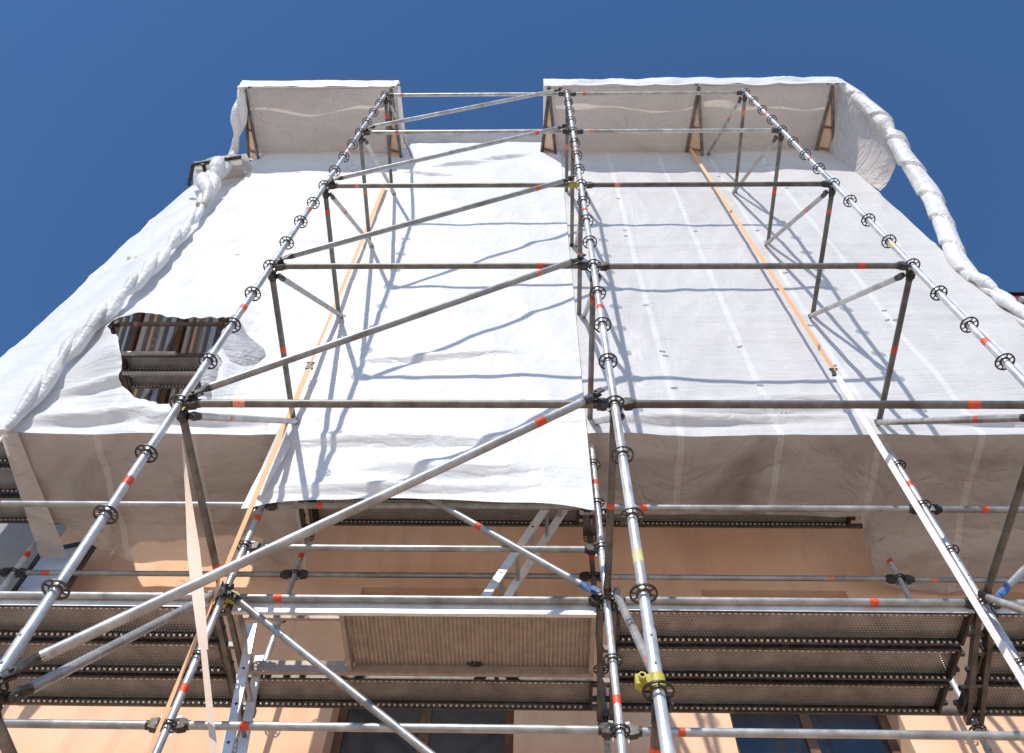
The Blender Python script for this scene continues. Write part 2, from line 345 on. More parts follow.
# ---- facade scaffold behind
F = thing('facade_scaffold', 'wide scaffold against the apricot wall, its posts mostly behind the white sheeting', 'scaffold', (.44, YM, 0))
for i, x in enumerate(XM):
    ii = [LV+1.25, LV-.8] if i != 1 else [LV+.8, LV-.75]
    post('standard', x, YM, .12, 16.85, F, rz(.2, 8) + ([] if i > 1 else rz(8, 10.5)), bands=[b for b in ii], joints=(LV+.2+.1, LV-1.8))
for i, x in enumerate(XI):
    post('standard', x, YI, .12, 15.7, F, [round(z-.1, 4) for z in rz(2, 8)], m=M_DARK if i == 2 else M_STD, bands=(LV+1.62,), joints=(LV-.35,))
def hbar(xs, i, y, z, m=M_STEEL, name='ledger', bands=(.3,), heads=(HEAD, HEAD)):
    bar(name, (xs[i], y, z), (xs[i+1], y, z), F, m, bands=bands, heads=heads)
XMX = [-7.2]+XM+[7.6]; XIX = [-7.2]+XI+[7.6]
for i in range(6):
    for k in range(-1, 6):
        if i in (0, 5) and k > 1 or i in (0, 4, 5) and k > 4: continue
        hh = (HEADYY, HEAD) if (k == 0 and i == 2) else ((HEAD, HEADY) if (k == 0 and i == 1) else (HEAD, HEAD))
        hbar(XMX, i, YM, lev(k), M_STEEL if k < 2 else M_DARK, bands=(.38,) if i == 2 else (-.72,) if i == 3 else (.3,), heads=hh)
        hbar(XIX, i, YI-.10, lev(k)-.03, M_DARK, bands=(), heads=(None, None))
    hbar(XMX, i, YM, LV+.96, name='guard_rail', bands=(.35,) if i == 3 else (.45,))
    hbar(XMX, i, YM, LV-1.0, name='guard_rail', bands=(.35,) if i == 3 else (.45,))
    hbar(XIX, i, YI, LV+1.4, name='guard_rail', bands=(-.6,) if i in (2, 3) else (.3,))
    if i == 2: hbar(XMX, i, YM, LV+.49, name='guard_rail', bands=(.2,))
bar('diagonal_brace', (XM[2]-.1, YM-.05, lev(0)+.04), (XM[1]+.1, YM-.05, lev(1)-.05), F, M_STEEL, s=.09, heads=(BHEADB, BHEAD), bands=(1.02,))
bar('diagonal_brace', (XM[1]+.08, YM-.05, lev(0)-.03), (XM[2]-.1, YM-.05, lev(-1)+.04), F, M_STEEL, s=.09, heads=(BHEAD, BHEAD))
bar('diagonal_brace', (XM[3]+.12, YM-.05, lev(0)+.03), (XM[4]-.05, YM-.05, lev(1)-.35), F, M_STEEL, s=.09, heads=(BHEADB, BHEAD))
u = MB(); u.box((.57, -.045, -.01), (1.12, .035, .06)); u.box((.57, .045, -.01), (1.12, .035, .06))
for q in (.08, .4, .73, 1.06): u.box((q, 0, -.012), (.03, .06, .04))
UT = u.mesh('deck_transom', M_DARK)
for i, x in enumerate(XM):
    for k in range(-1, 6):
        e, _ = align((x, YM, 0), (XI[i], YI, 0)); obj('deck_transom', UT, F, Vector((x, YM+.02, lev(k)-.03))-Vector(F.location), e)
# small corner braces under the deck level, seen through the torn opening
for p0, p1 in (((-4.66, YI, 10.3), (-4.2, YM+.1, 11.5)), ((-4.66, YI, 11.3), (-5.6, YI-.05, 12.3)), ((-4.66, YI, 11.3), (-4.1, YI-.05, 12.6)), ((-4.66, YI, 11.3), (-3.9, YI-.05, 10.6)), ((-5.6,YI,11.31),(-2.2,YI,11.31))):
    bar('cross_brace', p0, p1, F, M_DARK, heads=(BHEAD, BHEAD))
bar('ledger', (-4.66, 4.87, 9.72), (-2.112, 4.87, 9.72), F, M_ALU, heads=(None, None))  # pale metal: sunlight on this tube and the next put into the colour
bar('ledger', (-4.66, 4.62, 9.74), (-3.9, 4.62, 9.74), F, M_ALU, heads=(None, None))
# brackets carrying the canopies
def bracket(x, m=M_DARK):
    b = MB(); o0 = Vector(F.location)
    a = Vector((x, 3.13, 15.97)); c = Vector((x-.13, YM, 15.93)); d = Vector((x+.13, YM, 15.72))
    for p, q in ((a, c), (a, d), (c, d)): b.tube(p-o0, q-o0, .026, 12)
    b.tube((a*.45+c*.55)-o0, (a*.45+d*.55)-o0, .016, 10); b.tube(a*.15+c*.85-o0, a*.15+d*.85-o0, .016, 10)
    b.tube(a-o0, a+Vector((0,0,.38))-o0, .022, 12)
    o = obj('cantilever_bracket', b.mesh('cantilever_bracket', m), F)
    e = Vector((0,0,.03)); b = MB(); b.add([a*.9+c*.05+d*.05+e-o0, c*.97+a*.03+e-o0, d*.97+a*.03+e-o0], [(0,1,2)]); obj('gusset_cloth', b.mesh('gusset_cloth', M_BEIGE), o, (0,0,0)); return o  # beige cloth between the tubes, light through it put into the colour
for x in (-4.80, -2.36, .26, 2.72, 4.90): bracket(x)
b = MB()
for x0, x1 in ((-4.86, -2.26), (.16, 5.02)):
    for y, z in ((3.13, 16.05), (3.13, 16.34)): b.tube(Vector((x0, y, z))-Vector(F.location), Vector((x1, y, z))-Vector(F.location), .022, 12)
obj('edge_tube', b.mesh('edge_tube', M_STEEL), F)

# ---- decks
def deck_mesh(w, ln, pale=False, front=False):
    k = ('deck', round(w, 3), round(ln, 3), pale, front)
    if k in cache: return cache[k]
    b = MB(); h = .066
    b.add([(0,0,0), (ln,0,0), (ln,w,0), (0,w,0)], [(0,3,2,1)])
    e = []
    b.add([(0,0,.004), (ln,0,.004), (ln,w,.004), (0,w,.004)], [(0,1,2,3)], False, 3)  # worn pale top skin, added to bounce light onto the wall
    for y in (0, w):                       # folded edges, lips; sunlit front and shaded gaps put into their colours
        s = 1 if y == 0 else -1
        b.obox(.0, ln, min(y, y+s*.004), max(y, y+s*.004), -h, -.002, 2 if y == 0 and front else 1); b.obox(0, ln, min(y+s*.004, y+s*.022), max(y+s*.004, y+s*.022), -h, -h+.004, 1)
        x = .05
        while x < ln-.05:
            b.box((x, y+s*.028, -h+.006), (.015, .010, .012), None, 2); x += .041
    for x in (0, ln):
        s = 1 if x == 0 else -1
        b.obox(min(x, x+s*.02), max(x, x+s*.02), 0.004, w-.004, -h, -.002, 1)
        for y in (w*.25, w*.75): b.box((x-s*.02, y, -.03), (.05, .03, .03), None, 1)
    cache[k] = b.mesh('steel_deck', [M_PERFT if pale else M_PERF, M_DARK if pale else M_CAST, M_ALU, M_PERFT]); return cache[k]
lname = {0: 'in the lower platform', 1: 'in the upper platform', 2: 'in the platform seen through the torn opening', -1: 'in the lowest platform'}
bname = ['beyond the far left post', 'left of the left tower posts', 'between the left and middle posts', 'between the middle and right posts', 'right of the right tower posts', 'beyond the far right post']
rname = ['outer', 'middle', 'inner']
BX = [-7.2]+XM+[7.6]
for k in (-1, 0, 1):
    for i in range(6):
        for r_ in range(3):
            if k == 0 and i == 2 and r_ < 2: continue
            x0, x1 = BX[i]+.07, BX[i+1]-.07
            o = obj('steel_deck', deck_mesh(.312, x1-x0, False, r_ == 0), None, (x0, YM+.025+r_*.348, lev(k)+.005))
            tag(o, '%s perforated steel deck plank %s, %s' % (rname[r_], lname[k], bname[i]), 'scaffold deck', 'perforated steel deck planks')
for j, (y, w) in enumerate(((4.66, .2), (4.89, .2))):
    o = obj('steel_deck', deck_mesh(w, 2.4, True), None, (-4.59, y, lev(2)+.005))  # lighter steel colour makes up for the dim interior
    tag(o, '%s narrow steel deck plank seen through the torn opening in the sheeting' % ('nearer' if j == 0 else 'farther'), 'scaffold deck', 'perforated steel deck planks')
# aluminium platform with ribbed underside beside its open hatch
hp = thing('hatch_platform', 'ribbed aluminium scaffold platform with an open hatch, in the lower platform left of middle post', 'scaffold platform', (-2.03, YM+.03, LV))
b = MB(); b.obox(0, 2.45, 0, .03, -.10, 0); obj('front_beam', b.mesh('front_beam', M_ALU), hp)
b = MB(); b.obox(0, 2.45, .585, .615, -.10, 0); b.obox(0, .03, .03, .585, -.09, -.002); b.obox(2.42, 2.45, .03, .585, -.09, -.002)
b.obox(.72, .75, .03, .585, -.085, -.003); b.obox(.03, .72, .11, .135, -.05, -.01)
obj('side_beam', b.mesh('side_beam', M_HATCH), hp)  # inner beams browner than the sunlit front one; shade put into the colour
b = MB(); b.obox(.76, 2.42, .035, .58, -.022, -.012)
x = .775
while x < 2.41: b.box((x, .3075, -.026), (.014, .54, .010)); x += .030
obj('ribbed_panel', b.mesh('ribbed_panel', M_HATCH), hp)
b = MB(); b.obox(.76, 2.42, .035, .58, -.010, -.001); obj('top_plate', b.mesh('top_plate', M_ALU), hp)  # pale top, added to bounce light onto the wall
b = MB(); b.box((1.62, .56, -.035), (.07, .03, .02)); b.tube((1.56,.56,-.035), (1.68,.56,-.035), .007, 8); obj('latch', b.mesh('latch', M_CAST), hp)

# ---- ladders
def ladder(label, p0, p1, dy, r0):
    t = thing('ladder', label, 'ladder', p0, 'aluminium ladders inside the scaffold')
    d = Vector(p1)-Vector(p0); ln = d.length; e, _ = align(p0, p1); rotm = e.to_matrix()
    for s in (0, dy):
        b = MB(); b.box(rotm @ Vector((ln/2, 0, 0))+Vector((0, s, 0)), (ln, .025, .06), rotm)
        for q in range(1, int(ln/.28)): b.tube(rotm @ Vector((q*.28, 0, 0))+Vector((0, s-.0135, 0)), rotm @ Vector((q*.28, 0, 0))+Vector((0, s+.0135, 0)), .011, 8, mi=1)
        obj('side_rail', b.mesh('side_rail', [M_ALU, M_CAST]), t)
    for q in range(1, int(ln/.28)):
        b = MB(); b.tube(Vector((0,.0125,0)), Vector((0, dy-.0125, 0)), .015, 10); obj('rung', b.mesh('rung', M_STEEL), t, rotm @ Vector((q*.28, 0, 0)))
    return t
ladder('aluminium ladder leaning up to the upper platform, left of the middle post', (-.47, 4.55, 5.80), (.40, 4.55, 7.70), .32, 0)
ladder('aluminium ladder dropping away below the open hatch', (-1.72, 4.66, 3.85), (-1.99, 4.66, 5.9), .32, 0)

# ------------------------------------------------------------------ sheeting
def nz(x, y, z): return noise.noise(Vector((x, y, z)))
def ridge(x, y, z): return 1-abs(nz(x, y, z))*2
def disp(x, z):
    """how far the sheeting bulges (+ is towards the tower)"""
    d = 0.042*nz(x*.55, 1.7, z*.33) + .016*nz(x*1.6+z*.5, 4.1, z*1.0)
    d += .014*ridge(x*1.1+z*.55, 9.3, z*.7-x*.25) + .007*ridge(x*3.1-z*.9, 2.2, z*1.7) + .003*nz(x*6, 3.3, z*5)
    zz = (z-LV) % 2.0; zz = min(zz, 2-zz)
    d += .012*math.exp(-(zz/.08)**2)
    # slack folds swinging between the ties above the bottom edge
    for zc, sl, w, a, xc, xw in ((7.86, .035, .05, .04, 1.7, 1.2), (8.02, .05, .06, .05, 2.1, .9), (7.80, -.05, .04, .035, 4.1, .9), (8.15, .07, .06, .035, 2.2, .8), (8.3, .22, .05, .03, -4.0, .5), (7.85, .10, .06, .04, -3.9, .6), (7.8, -.02, .05, .03, -2.9, .6),
                                 (8.9, .12, .05, .02, -1.0, 1.0), (7.5, .03, .08, .03, -1.2, 1.1), (7.1, -.06, .09, .03, -.6, .9), (6.85, .05, .05, .03, -1.0, 1.2), (15.2, .25, .06, .03, -1.2, .6), (14.7, -.2, .05, .03, -1.7, .6), (15.6, .3, .05, .03, -.5, .5)):
        t = (x-xc)/xw
        if abs(t) < 1:
            d += 1.7*a*(1-t*t)*(math.exp(-((z-zc-sl*(x-xc))/w)**2) - .6*math.exp(-((z-zc-sl*(x-xc)+w*1.6)/w)**2))
    d += .20*math.exp(-((x+4.02)/.38)**2-((z-8.75)/(.35 if z < 8.75 else .55))**2) if x < -2.2 else 0
    return d
YS = 4.205
def inpoly(p, poly):
    c = False; n = len(poly)
    for i in range(n):
        x1, y1 = poly[i]; x2, y2 = poly[i-1]
        if (y1 > p[1]) != (y2 > p[1]) and p[0] < (x2-x1)*(p[1]-y1)/(y2-y1)+x1: c = not c
    return c
def face_sheet(x0, x1, z0f, z1f, yoff=0, hole=None, step=.035, edge=None):
    nx = int((x1-x0)/step); vs = []; idx = {}; fs = []
    zmax = max(z1f(x0), z1f(x1), z1f((x0+x1)/2)); zmin = min(z0f(x0), z0f(x1), z0f((x0+x1)/2)); nzn = int((zmax-zmin)/step)
    for i in range(nx+1):
        x = x0+(x1-x0)*i/nx
        a, c = z0f(x), z1f(x)
        for j in range(nzn+1):
            z = a+(c-a)*j/nzn
            xx = x
            if edge: xx += edge(x, z)
            y = YS-yoff-disp(x, z)
            if hole:   # slack, curling cloth round the tear
                dd = min((Vector((x, z))-(Vector(p))).length for p in hole)
                if dd < .45: y -= (.45-dd)**2*(.35+.5*max(0, nz(x*1.5, 0, z*1.5))) + .008*nz(x*5, 5, z*5)*(1-dd/.45)
            vs.append((xx, y, z))
    H = nzn+1
    for i in range(nx):
        for j in range(nzn):
            if hole:
                p = vs[i*H+j]
                if -4.8 < p[0] < -2.6 and 7.6 < p[2] < 10 and all(inpoly((vs[k][0], vs[k][2]), hole) for k in (i*H+j, (i+1)*H+j, (i+1)*H+j+1, i*H+j+1)): continue
            fs.append((i*H+j, (i+1)*H+j, (i+1)*H+j+1, i*H+j+1))
    if hole:
        used = set(k for f in fs for k in f)
        for k in used:
            p = vs[k]
            if -4.7 < p[0] < -2.8 and 8 < p[2] < 10 and inpoly((p[0], p[2]), hole):
                best = None
                for q in range(len(hole)):
                    a = Vector(hole[q-1]); c = Vector(hole[q]); v = Vector((p[0], p[2])); e = c-a
                    t = max(0, min(1, (v-a).dot(e)/e.length_squared)); g = a+e*t
                    if best is None or (g-v).length < best[0]: best = ((g-v).length, g)
                vs[k] = (best[1].x, p[1], best[1].y)
    b = MB(); b.add(vs, fs, True); return b
def hsheet(x0, x1, y0, y1, zf, step=.045):
    nx = int((x1-x0)/step); yf = y1 if callable(y1) else (lambda x: y1); ny = int((yf((x0+x1)/2)-(y0(0) if callable(y0) else y0))/step)+2; vs = []; fs = []
    for i in range(nx+1):
        x = x0+(x1-x0)*i/nx; ye = yf(x)
        for j in range(ny+1):
            ys = y0(x) if callable(y0) else y0; y = ys+(ye-ys)*j/ny; vs.append((x, y, zf(x, y)))
    H = ny+1
    for i in range(nx):
        for j in range(ny): fs.append((i*H+j, (i+1)*H+j, (i+1)*H+j+1, i*H+j+1))
    b = MB(); b.add(vs, fs, True); return b
def ties(parent, x0, x1, z0, z1, n, seed):
    rr = random.Random(seed)
    bandx = [x for x in [.84*k+.42 for k in range(-8, 8)] if x0+.1 < x < x1-.1]
    b = MB(); b.box((0,0,0), (.06, .004, .007)); me = b.mesh('cable_tie', M_RUBBER)
    for q in range(n):
        x = rr.choice(bandx)+rr.uniform(-.05, .05); z = z0+(z1-z0)*rr.random()
        obj('cable_tie', me, parent, (x, YS-disp(x, z)-.008, z), (0, rr.uniform(-.4, .4), rr.uniform(-.1, .1)))
ZB = 7.60
hole = [(-4.50,9.44),(-4.42,9.56),(-4.18,9.60),(-3.98,9.62),(-3.28,9.63),(-3.17,9.58),(-3.17,9.50),(-3.20,9.30),(-3.16,8.95),(-2.98,8.62),(-2.95,8.25),(-2.98,8.05),(-3.1,7.95),(-3.35,7.93),(-3.60,8.05),(-3.84,8.30),(-3.95,8.65),(-4.18,9.05),(-4.40,9.32)]
hh_ = []
for q in range(len(hole)):
    a = Vector(hole[q-1]); c = Vector(hole[q])
    for t in range(4):
        g = a+(c-a)*t/4; hh_.append((g.x+.035*nz(g.x*5, 7, g.y*5), g.y+.035*nz(g.x*5, 1, g.y*5)))
hole = hh_
tl = thing('tarpaulin', 'white scaffold sheeting left of the left tower posts, torn open at one side', 'tarpaulin', (0, 0, 0))
obj('face_sheet', face_sheet(-4.58, -2.10, lambda x: ZB, lambda x: 16.25, hole=hole).mesh('face_sheet', M_SHEET), tl)
def zl(x, y):
    t = max(0, (y-YS)/1.5); w = min(1, max(0, (y-YS+disp(x, ZB)))*5)
    return ZB-.05*math.sin(math.pi*min(1, t))*(.6+.5*nz(x*.9, y, 3)) - w*.05*nz(x*.8+y, y*2.2, 0) - w*.025*ridge(x*2+y*1.5, y*3, 5) - max(0, t-.72)*(.35+.25*nz(x*1.3, 0, 8))
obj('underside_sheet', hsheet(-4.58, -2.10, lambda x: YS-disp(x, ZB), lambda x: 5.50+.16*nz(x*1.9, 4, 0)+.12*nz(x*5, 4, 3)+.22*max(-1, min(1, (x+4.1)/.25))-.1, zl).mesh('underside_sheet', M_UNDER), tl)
rs = random.Random(4)
for cx, cy, n_ in ((-3.25, 4.62, 9), (-3.3, 4.86, 7), (-2.9, 5.02, 12)):
    pts = [(cx+q*.014+rs.uniform(-.008, .012), cy+rs.uniform(-.03, .03)) for q in range(n_*3)]
    vs = []; fs = []
    for q, (xa, ya) in enumerate(pts): vs += [(xa-.0025, ya, zl(xa, ya)-.006), (xa+.0025, ya+.002, zl(xa, ya)-.006)]
    for q in range(len(pts)-1): fs.append((q*2, q*2+1, q*2+3, q*2+2))
    b = MB(); b.add(vs, fs); obj('chalk_scribble', b.mesh('chalk_scribble', M_GUTTER), tl)
# heavy hem along the far left corner of the underside
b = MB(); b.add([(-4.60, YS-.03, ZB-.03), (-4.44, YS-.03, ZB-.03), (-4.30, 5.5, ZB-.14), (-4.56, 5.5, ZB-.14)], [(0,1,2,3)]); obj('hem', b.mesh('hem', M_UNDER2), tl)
# loose flap right of the tear
b = MB(); vs = []; fs = []
for i in range(13):
    for j in range(25):
        s, t = i/12, j/24; x = -3.20+(.10+.30*math.sin(math.pi*t)**2+.06*nz(t*6, 1, 0))*s+.10*nz(t*2, 1, 0)+.22*t; z = 9.62-1.55*t
        vs.append((x-.10*math.sin(t*3.1)*(1-s), YS-.012-disp(x, z)-.10*(1-s)-.05*math.sin(math.pi*s)*(.5+nz(t*2.5, s*1.5, 3))-.02*nz(s*3, t*4, 1), z))
for i in range(12):
    for j in range(24): fs.append((i*25+j, (i+1)*25+j, (i+1)*25+j+1, i*25+j+1))
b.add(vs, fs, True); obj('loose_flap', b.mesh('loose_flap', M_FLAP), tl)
ties(tl, -4.5, -2.15, 7.9, 15.5, 12, 3)

tc_ = thing('tarpaulin', 'brightest white sheeting hanging lowest, between the left and middle tower posts', 'tarpaulin', (0, 0, 0))
def cz0(x):
    t = (x+2.17)/2.62; return 6.61+.11*max(0, math.sin(math.pi*t))**1.3*(1-.35*t)-.05*math.exp(-(t/.05)**2)-.05*math.exp(-((t-1)/.06)**2)
def cedge(x, z):
    if z > 7.65: return 0
    t = (7.65-z); s = max(0, 1-(x+2.17)/.5); return -.02*t*s
obj('face_sheet', face_sheet(-2.17, .455, cz0, lambda x: 16.50-.03*math.sin((x+2.2)*1.6)+.08*nz(x*1.3, 0, 2), .028, edge=cedge).mesh('face_sheet', M_SHEET_C), tc_)
b = MB(); b.add([(-2.17, YS-.07, 7.75), (-2.19, YS-.02, 6.74), (-2.05, YS-.10, 6.66), (-2.0, YS-.09, 7.3)], [(0,1,2,3)], True); obj('folded_corner', b.mesh('folded_corner', M_ROLL), tc_)
ties(tc_, -2.1, .4, 7.9, 15.8, 14, 5)

tr = thing('tarpaulin', 'greyish white sheeting right of the middle tower posts with vertical seams', 'tarpaulin', (0, 0, 0))
obj('face_sheet', face_sheet(.42, 5.10, lambda x: ZB, lambda x: 16.25 if x < 4.6 else 16.25-(x-4.6)*.5).mesh('face_sheet', M_SHEET_R), tr)
def zr(x, y):
    t = max(0, (y-YS)/1.5); s = 1 if x > 3.0 else 0; w = min(1, max(0, (y-YS+disp(x, ZB)))*5)
    return ZB-.04*math.sin(math.pi*min(1, t))*(.6+.5*nz(x*.9, y, 13)) - w*.045*nz(x*.8+y, y*2.2, 10) - w*.022*ridge(x*2+y*1.5, y*3, 15) - s*max(0, t-.55)*(.45+.25*nz(x*1.1, 0, 18))
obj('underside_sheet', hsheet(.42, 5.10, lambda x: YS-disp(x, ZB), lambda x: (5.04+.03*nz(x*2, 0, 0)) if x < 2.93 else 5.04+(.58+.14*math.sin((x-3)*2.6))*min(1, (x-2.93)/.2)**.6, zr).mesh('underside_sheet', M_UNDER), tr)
ties(tr, .5, 5.0, 7.9, 15.5, 26, 9)

ts = thing('tarpaulin', 'white sheeting at the far left edge, beyond the twisted seam', 'tarpaulin', (0, 0, 0))
vs = []; fs = []; nx = 30; nn = 190
for i in range(nx+1):
    s = i/nx
    for j in range(nn+1):
        zt = 15.35+1.25*(1-s)**.45+.10*nz(s*3, 5, 5); z = ZB+.1+(zt-ZB-.1)*j/nn
        x = -4.60-1.27*s*(1+.0*z)+.03*nz(0, z*.8, 3)*s; y = YS+.02+.36*s-1.2*disp(x, z)+.05*ridge(s*2+z*.4, z*.5, 2)
        vs.append((x, y, z))
for i in range(nx):
    for j in range(nn): fs.append((i*(nn+1)+j, i*(nn+1)+j+1, (i+1)*(nn+1)+j+1, (i+1)*(nn+1)+j))
b = MB(); b.add(vs, fs, True); obj('face_sheet', b.mesh('face_sheet', M_SHEET_C), ts)

# canopies boxed out at the top
def canopy(label, x0, x1, seed, droop=0):
    t = thing('canopy', label, 'canopy', (0, 0, 0), 'sheeted canopies along the top of the scaffold')
    def z(x, y): 
        s = (x-x0)/(x1-x0); q = (y-3.1)/1.1
        return 16.0-.07*nz(x*1.2, y*2, seed)-.025*ridge(x*.8+y*.9, y*1.2, seed+4)-.10*q*(1-q)*2*math.sin(math.pi*s)
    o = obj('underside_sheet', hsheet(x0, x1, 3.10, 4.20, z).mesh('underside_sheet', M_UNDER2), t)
    b = MB(); vs = []; fs = []; nx = int((x1-x0)/.05)
    for i in range(nx+1):
        x = x0+(x1-x0)*i/nx
        for j in range(15):
            q = j/14; zt = 16.0-.12-.07*nz(x*1.2, 6.2, seed)-.09*max(0, nz(x*.7, 1.2, seed+2))*(1-q)+ (.43+.07*nz(x*.8, 2, seed))*q
            vs.append((x, 3.07-.05*math.sin(math.pi*q)*(.5+nz(x*2, q*2, seed+1))-.03*ridge(x*1.5+q, q*2, seed), zt))
    for i in range(nx):
        for j in range(14): fs.append((i*15+j, (i+1)*15+j, (i+1)*15+j+1, i*15+j+1))
    # rolled top edge going back
    b.add(vs, fs, True); obj('fascia_sheet', b.mesh('fascia_sheet', M_SHEET_C), t)
    vs = [(x0, 3.07, 16.33), (x1, 3.07, 16.33), (x1, 4.3, 16.6), (x0, 4.3, 16.6)]
    b = MB(); b.add(vs, [(0,1,2,3)], True); obj('top_sheet', b.mesh('top_sheet', M_SHEET_C), t)
    return t
canopy('white sheeted canopy jutting out at the top left corner of the scaffold', -4.90, -2.26, 3)
canopy('long white sheeted canopy jutting out at the top right of the scaffold', .17, 5.06, 11)
# inner faces of the gap between the canopies
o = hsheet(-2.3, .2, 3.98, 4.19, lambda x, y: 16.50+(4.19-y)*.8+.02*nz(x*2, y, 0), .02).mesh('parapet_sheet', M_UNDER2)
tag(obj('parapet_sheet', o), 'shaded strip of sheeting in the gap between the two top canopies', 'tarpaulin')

# twisted, tied sheeting
def twist(name, label, pts, rads, knots=(), seed=0, m=M_ROLL, spiral=5.0, n=28, sub=14, lobes=3):
    P = [Vector(p) for p in pts]; b = MB(); vs = []; cs = []
    for i in range(len(P)-1):
        a, c, d, e = P[max(i-1, 0)], P[i], P[i+1], P[min(i+2, len(P)-1)]
        for k in range(sub):
            t = k/sub
            q = .5*((2*c)+(-a+d)*t+(2*a-5*c+4*d-e)*t*t+(-a+3*c-3*d+e)*t**3)
            cs.append((q, rads[i]*(1-t)+rads[i+1]*t))
    cs.append((P[-1], rads[-1])); s = 0; M = len(cs)
    for i, (q, r) in enumerate(cs):
        d = (cs[min(i+1, M-1)][0]-cs[max(i-1, 0)][0]).normalized()
        if i: s += (q-cs[i-1][0]).length
        a = d.cross(Vector((0,1,0))).normalized(); c = d.cross(a)
        kk = 1
        for kn in knots: kk = min(kk, .5+.5*min(1, abs(s-kn)/.22))
        for j in range(n):
            th = 2*math.pi*j/n; ph = th+s*spiral
            if lobes == 1:      # one sheet wrapped round and round: a stepped helical edge
                g = (ph/(2*math.pi)+.25*nz(s*1.1, seed, 0)) % 1.0
                f = .92+.17*g**1.4-.11*math.exp(-(g/.09)**2)
            else:               # two twisted strands with deep grooves
                g = abs(math.cos(ph+.9*nz(s*1.3, seed, 0))); f = .43+.69*g**.7
            f += .12*nz(math.cos(th)*1.1+s*.9, math.sin(th)*1.1, s*1.3+seed)+.05*nz(math.cos(th)*3, math.sin(th)*3+seed, s*4)
            vs.append(q+(a*math.cos(th)+c*math.sin(th))*r*f*kk)
    fs = [(i*n+j, i*n+(j+1) % n, (i+1)*n+(j+1) % n, (i+1)*n+j) for i in range(M-1) for j in range(n)]
    b.add(vs, fs, True); b.add(vs[:n], [tuple(range(n))]); b.add(vs[-n:], [tuple(range(n))])
    o = obj(name, b.mesh(name, m)); tag(o, label, 'tarpaulin'); return o
sl = [(-4.52,4.12,7.50),(-4.50,4.10,7.73),(-4.50,4.06,8.21),(-4.54,4.04,8.96),(-4.56,4.05,9.74),(-4.53,4.04,10.27),(-4.55,4.06,11.06),(-4.60,4.06,12.11),(-4.67,4.07,13.0)]
twist('twisted_seam', 'long twisted seam of tied white sheeting running up the left corner', sl, [.04,.06,.085,.09,.095,.085,.09,.085,.05], knots=(1.1, 2.6, 3.9, 4.8), seed=2, spiral=4.2, lobes=2, n=44, sub=26)
tw2 = [(-4.67,4.05,12.95),(-4.72,4.02,13.3),(-4.88,4.0,13.95),(-4.93,4.0,14.6),(-4.95,4.02,15.25),(-4.90,3.75,15.5),(-4.87,3.4,15.75),(-4.86,3.12,16.05)]
twist('knotted_bundle', 'knotted bundle of white sheeting under the top left canopy corner', tw2, [.07,.11,.17,.15,.07,.11,.12,.08], knots=(1.15, 2.7), seed=8, n=44, sub=26, spiral=3, lobes=3)
rl = [(5.06,3.10,16.0),(5.25,3.28,15.3),(5.39,3.48,14.62),(5.38,3.68,13.80),(5.43,3.92,13.0),(5.31,4.08,12.08),(5.13,4.15,11.28),(5.09,4.18,10.7)]
twist('twisted_seam', 'twisted white roll of sheeting curving against the sky at the top right', rl, [.07,.11,.14,.12,.125,.12,.11,.07], knots=(1.55,), seed=21, spiral=9.0, lobes=1, n=44, sub=30)
rl2 = [(5.10,4.17,11.0),(5.12,4.15,10.4),(5.16,4.16,9.9),(5.12,4.15,9.3),(5.08,4.12,8.6),(5.12,4.15,7.7)]
twist('crumpled_edge', 'crumpled bundled edge of the sheeting at the far right', rl2, [.05,.10,.09,.13,.10,.07], seed=31, spiral=3.5, n=44, sub=26, knots=(.7, 1.5, 2.2))
# loose drape under the right end of the long canopy
A, B_, C_, D_ = Vector((5.02,3.10,15.95)), Vector((5.33,3.55,14.0)), Vector((5.15,4.20,13.9)), Vector((4.93,4.20,16.0))
vs = []; fs = []
for i in range(25):
    for j in range(25):
        s, t = i/24, j/24
        p = (A*(1-s)+D_*s)*(1-t)+(B_*(1-s)+C_*s)*t
        p = p+Vector((.16*math.sin(math.pi*s)*t+.05*nz(s*3, t*3, 1), .03*nz(s*4, t*4, 7), -.25*math.sin(math.pi*s)*t*t*-.6)); vs.append(p)
for i in range(24):
    for j in range(24): fs.append((i*25+j, (i+1)*25+j, (i+1)*25+j+1, i*25+j+1))
b = MB(); b.add(vs, fs, True)
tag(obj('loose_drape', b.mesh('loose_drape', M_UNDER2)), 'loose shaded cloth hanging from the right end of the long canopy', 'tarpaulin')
# small boxed projection left of the knotted bundle
t = thing('sheet_pocket', 'small boxed-out pocket of sheeting at the far left top edge, with dark tube frame', 'tarpaulin', (.34,-.02,-.28))
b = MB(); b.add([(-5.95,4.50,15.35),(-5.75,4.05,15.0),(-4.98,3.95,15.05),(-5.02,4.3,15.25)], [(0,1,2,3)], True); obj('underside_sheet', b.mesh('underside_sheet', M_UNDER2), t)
b = MB(); b.tube((-5.86,4.35,14.95), (-5.75,4.03,15.02), .03, 10); b.tube((-5.75,4.03,15.02), (-4.98,3.92,15.07), .03, 10); b.tube((-5.6,4.3,15.1), (-5.58,4.0,15.0), .03, 10); obj('frame_tube', b.mesh('frame_tube', M_CAST), t)
vs = []; fs = []
for i in range(17):
    for j in range(13):
        s, q = i/16, j/12; vs.append((-5.78+.85*s, 4.02+.5*q-.12*s+.03*nz(s*4, q*3, 0), 15.05+.42*math.sin(math.pi*(.15+.5*q))*(.55+.55*math.sin(math.pi*s*.9))))
for i in range(16):
    for j in range(12): fs.append((i*13+j, (i+1)*13+j, (i+1)*13+j+1, i*13+j+1))
b = MB(); b.add(vs, fs, True); obj('top_sheet', b.mesh('top_sheet', M_SHEET_C), t)

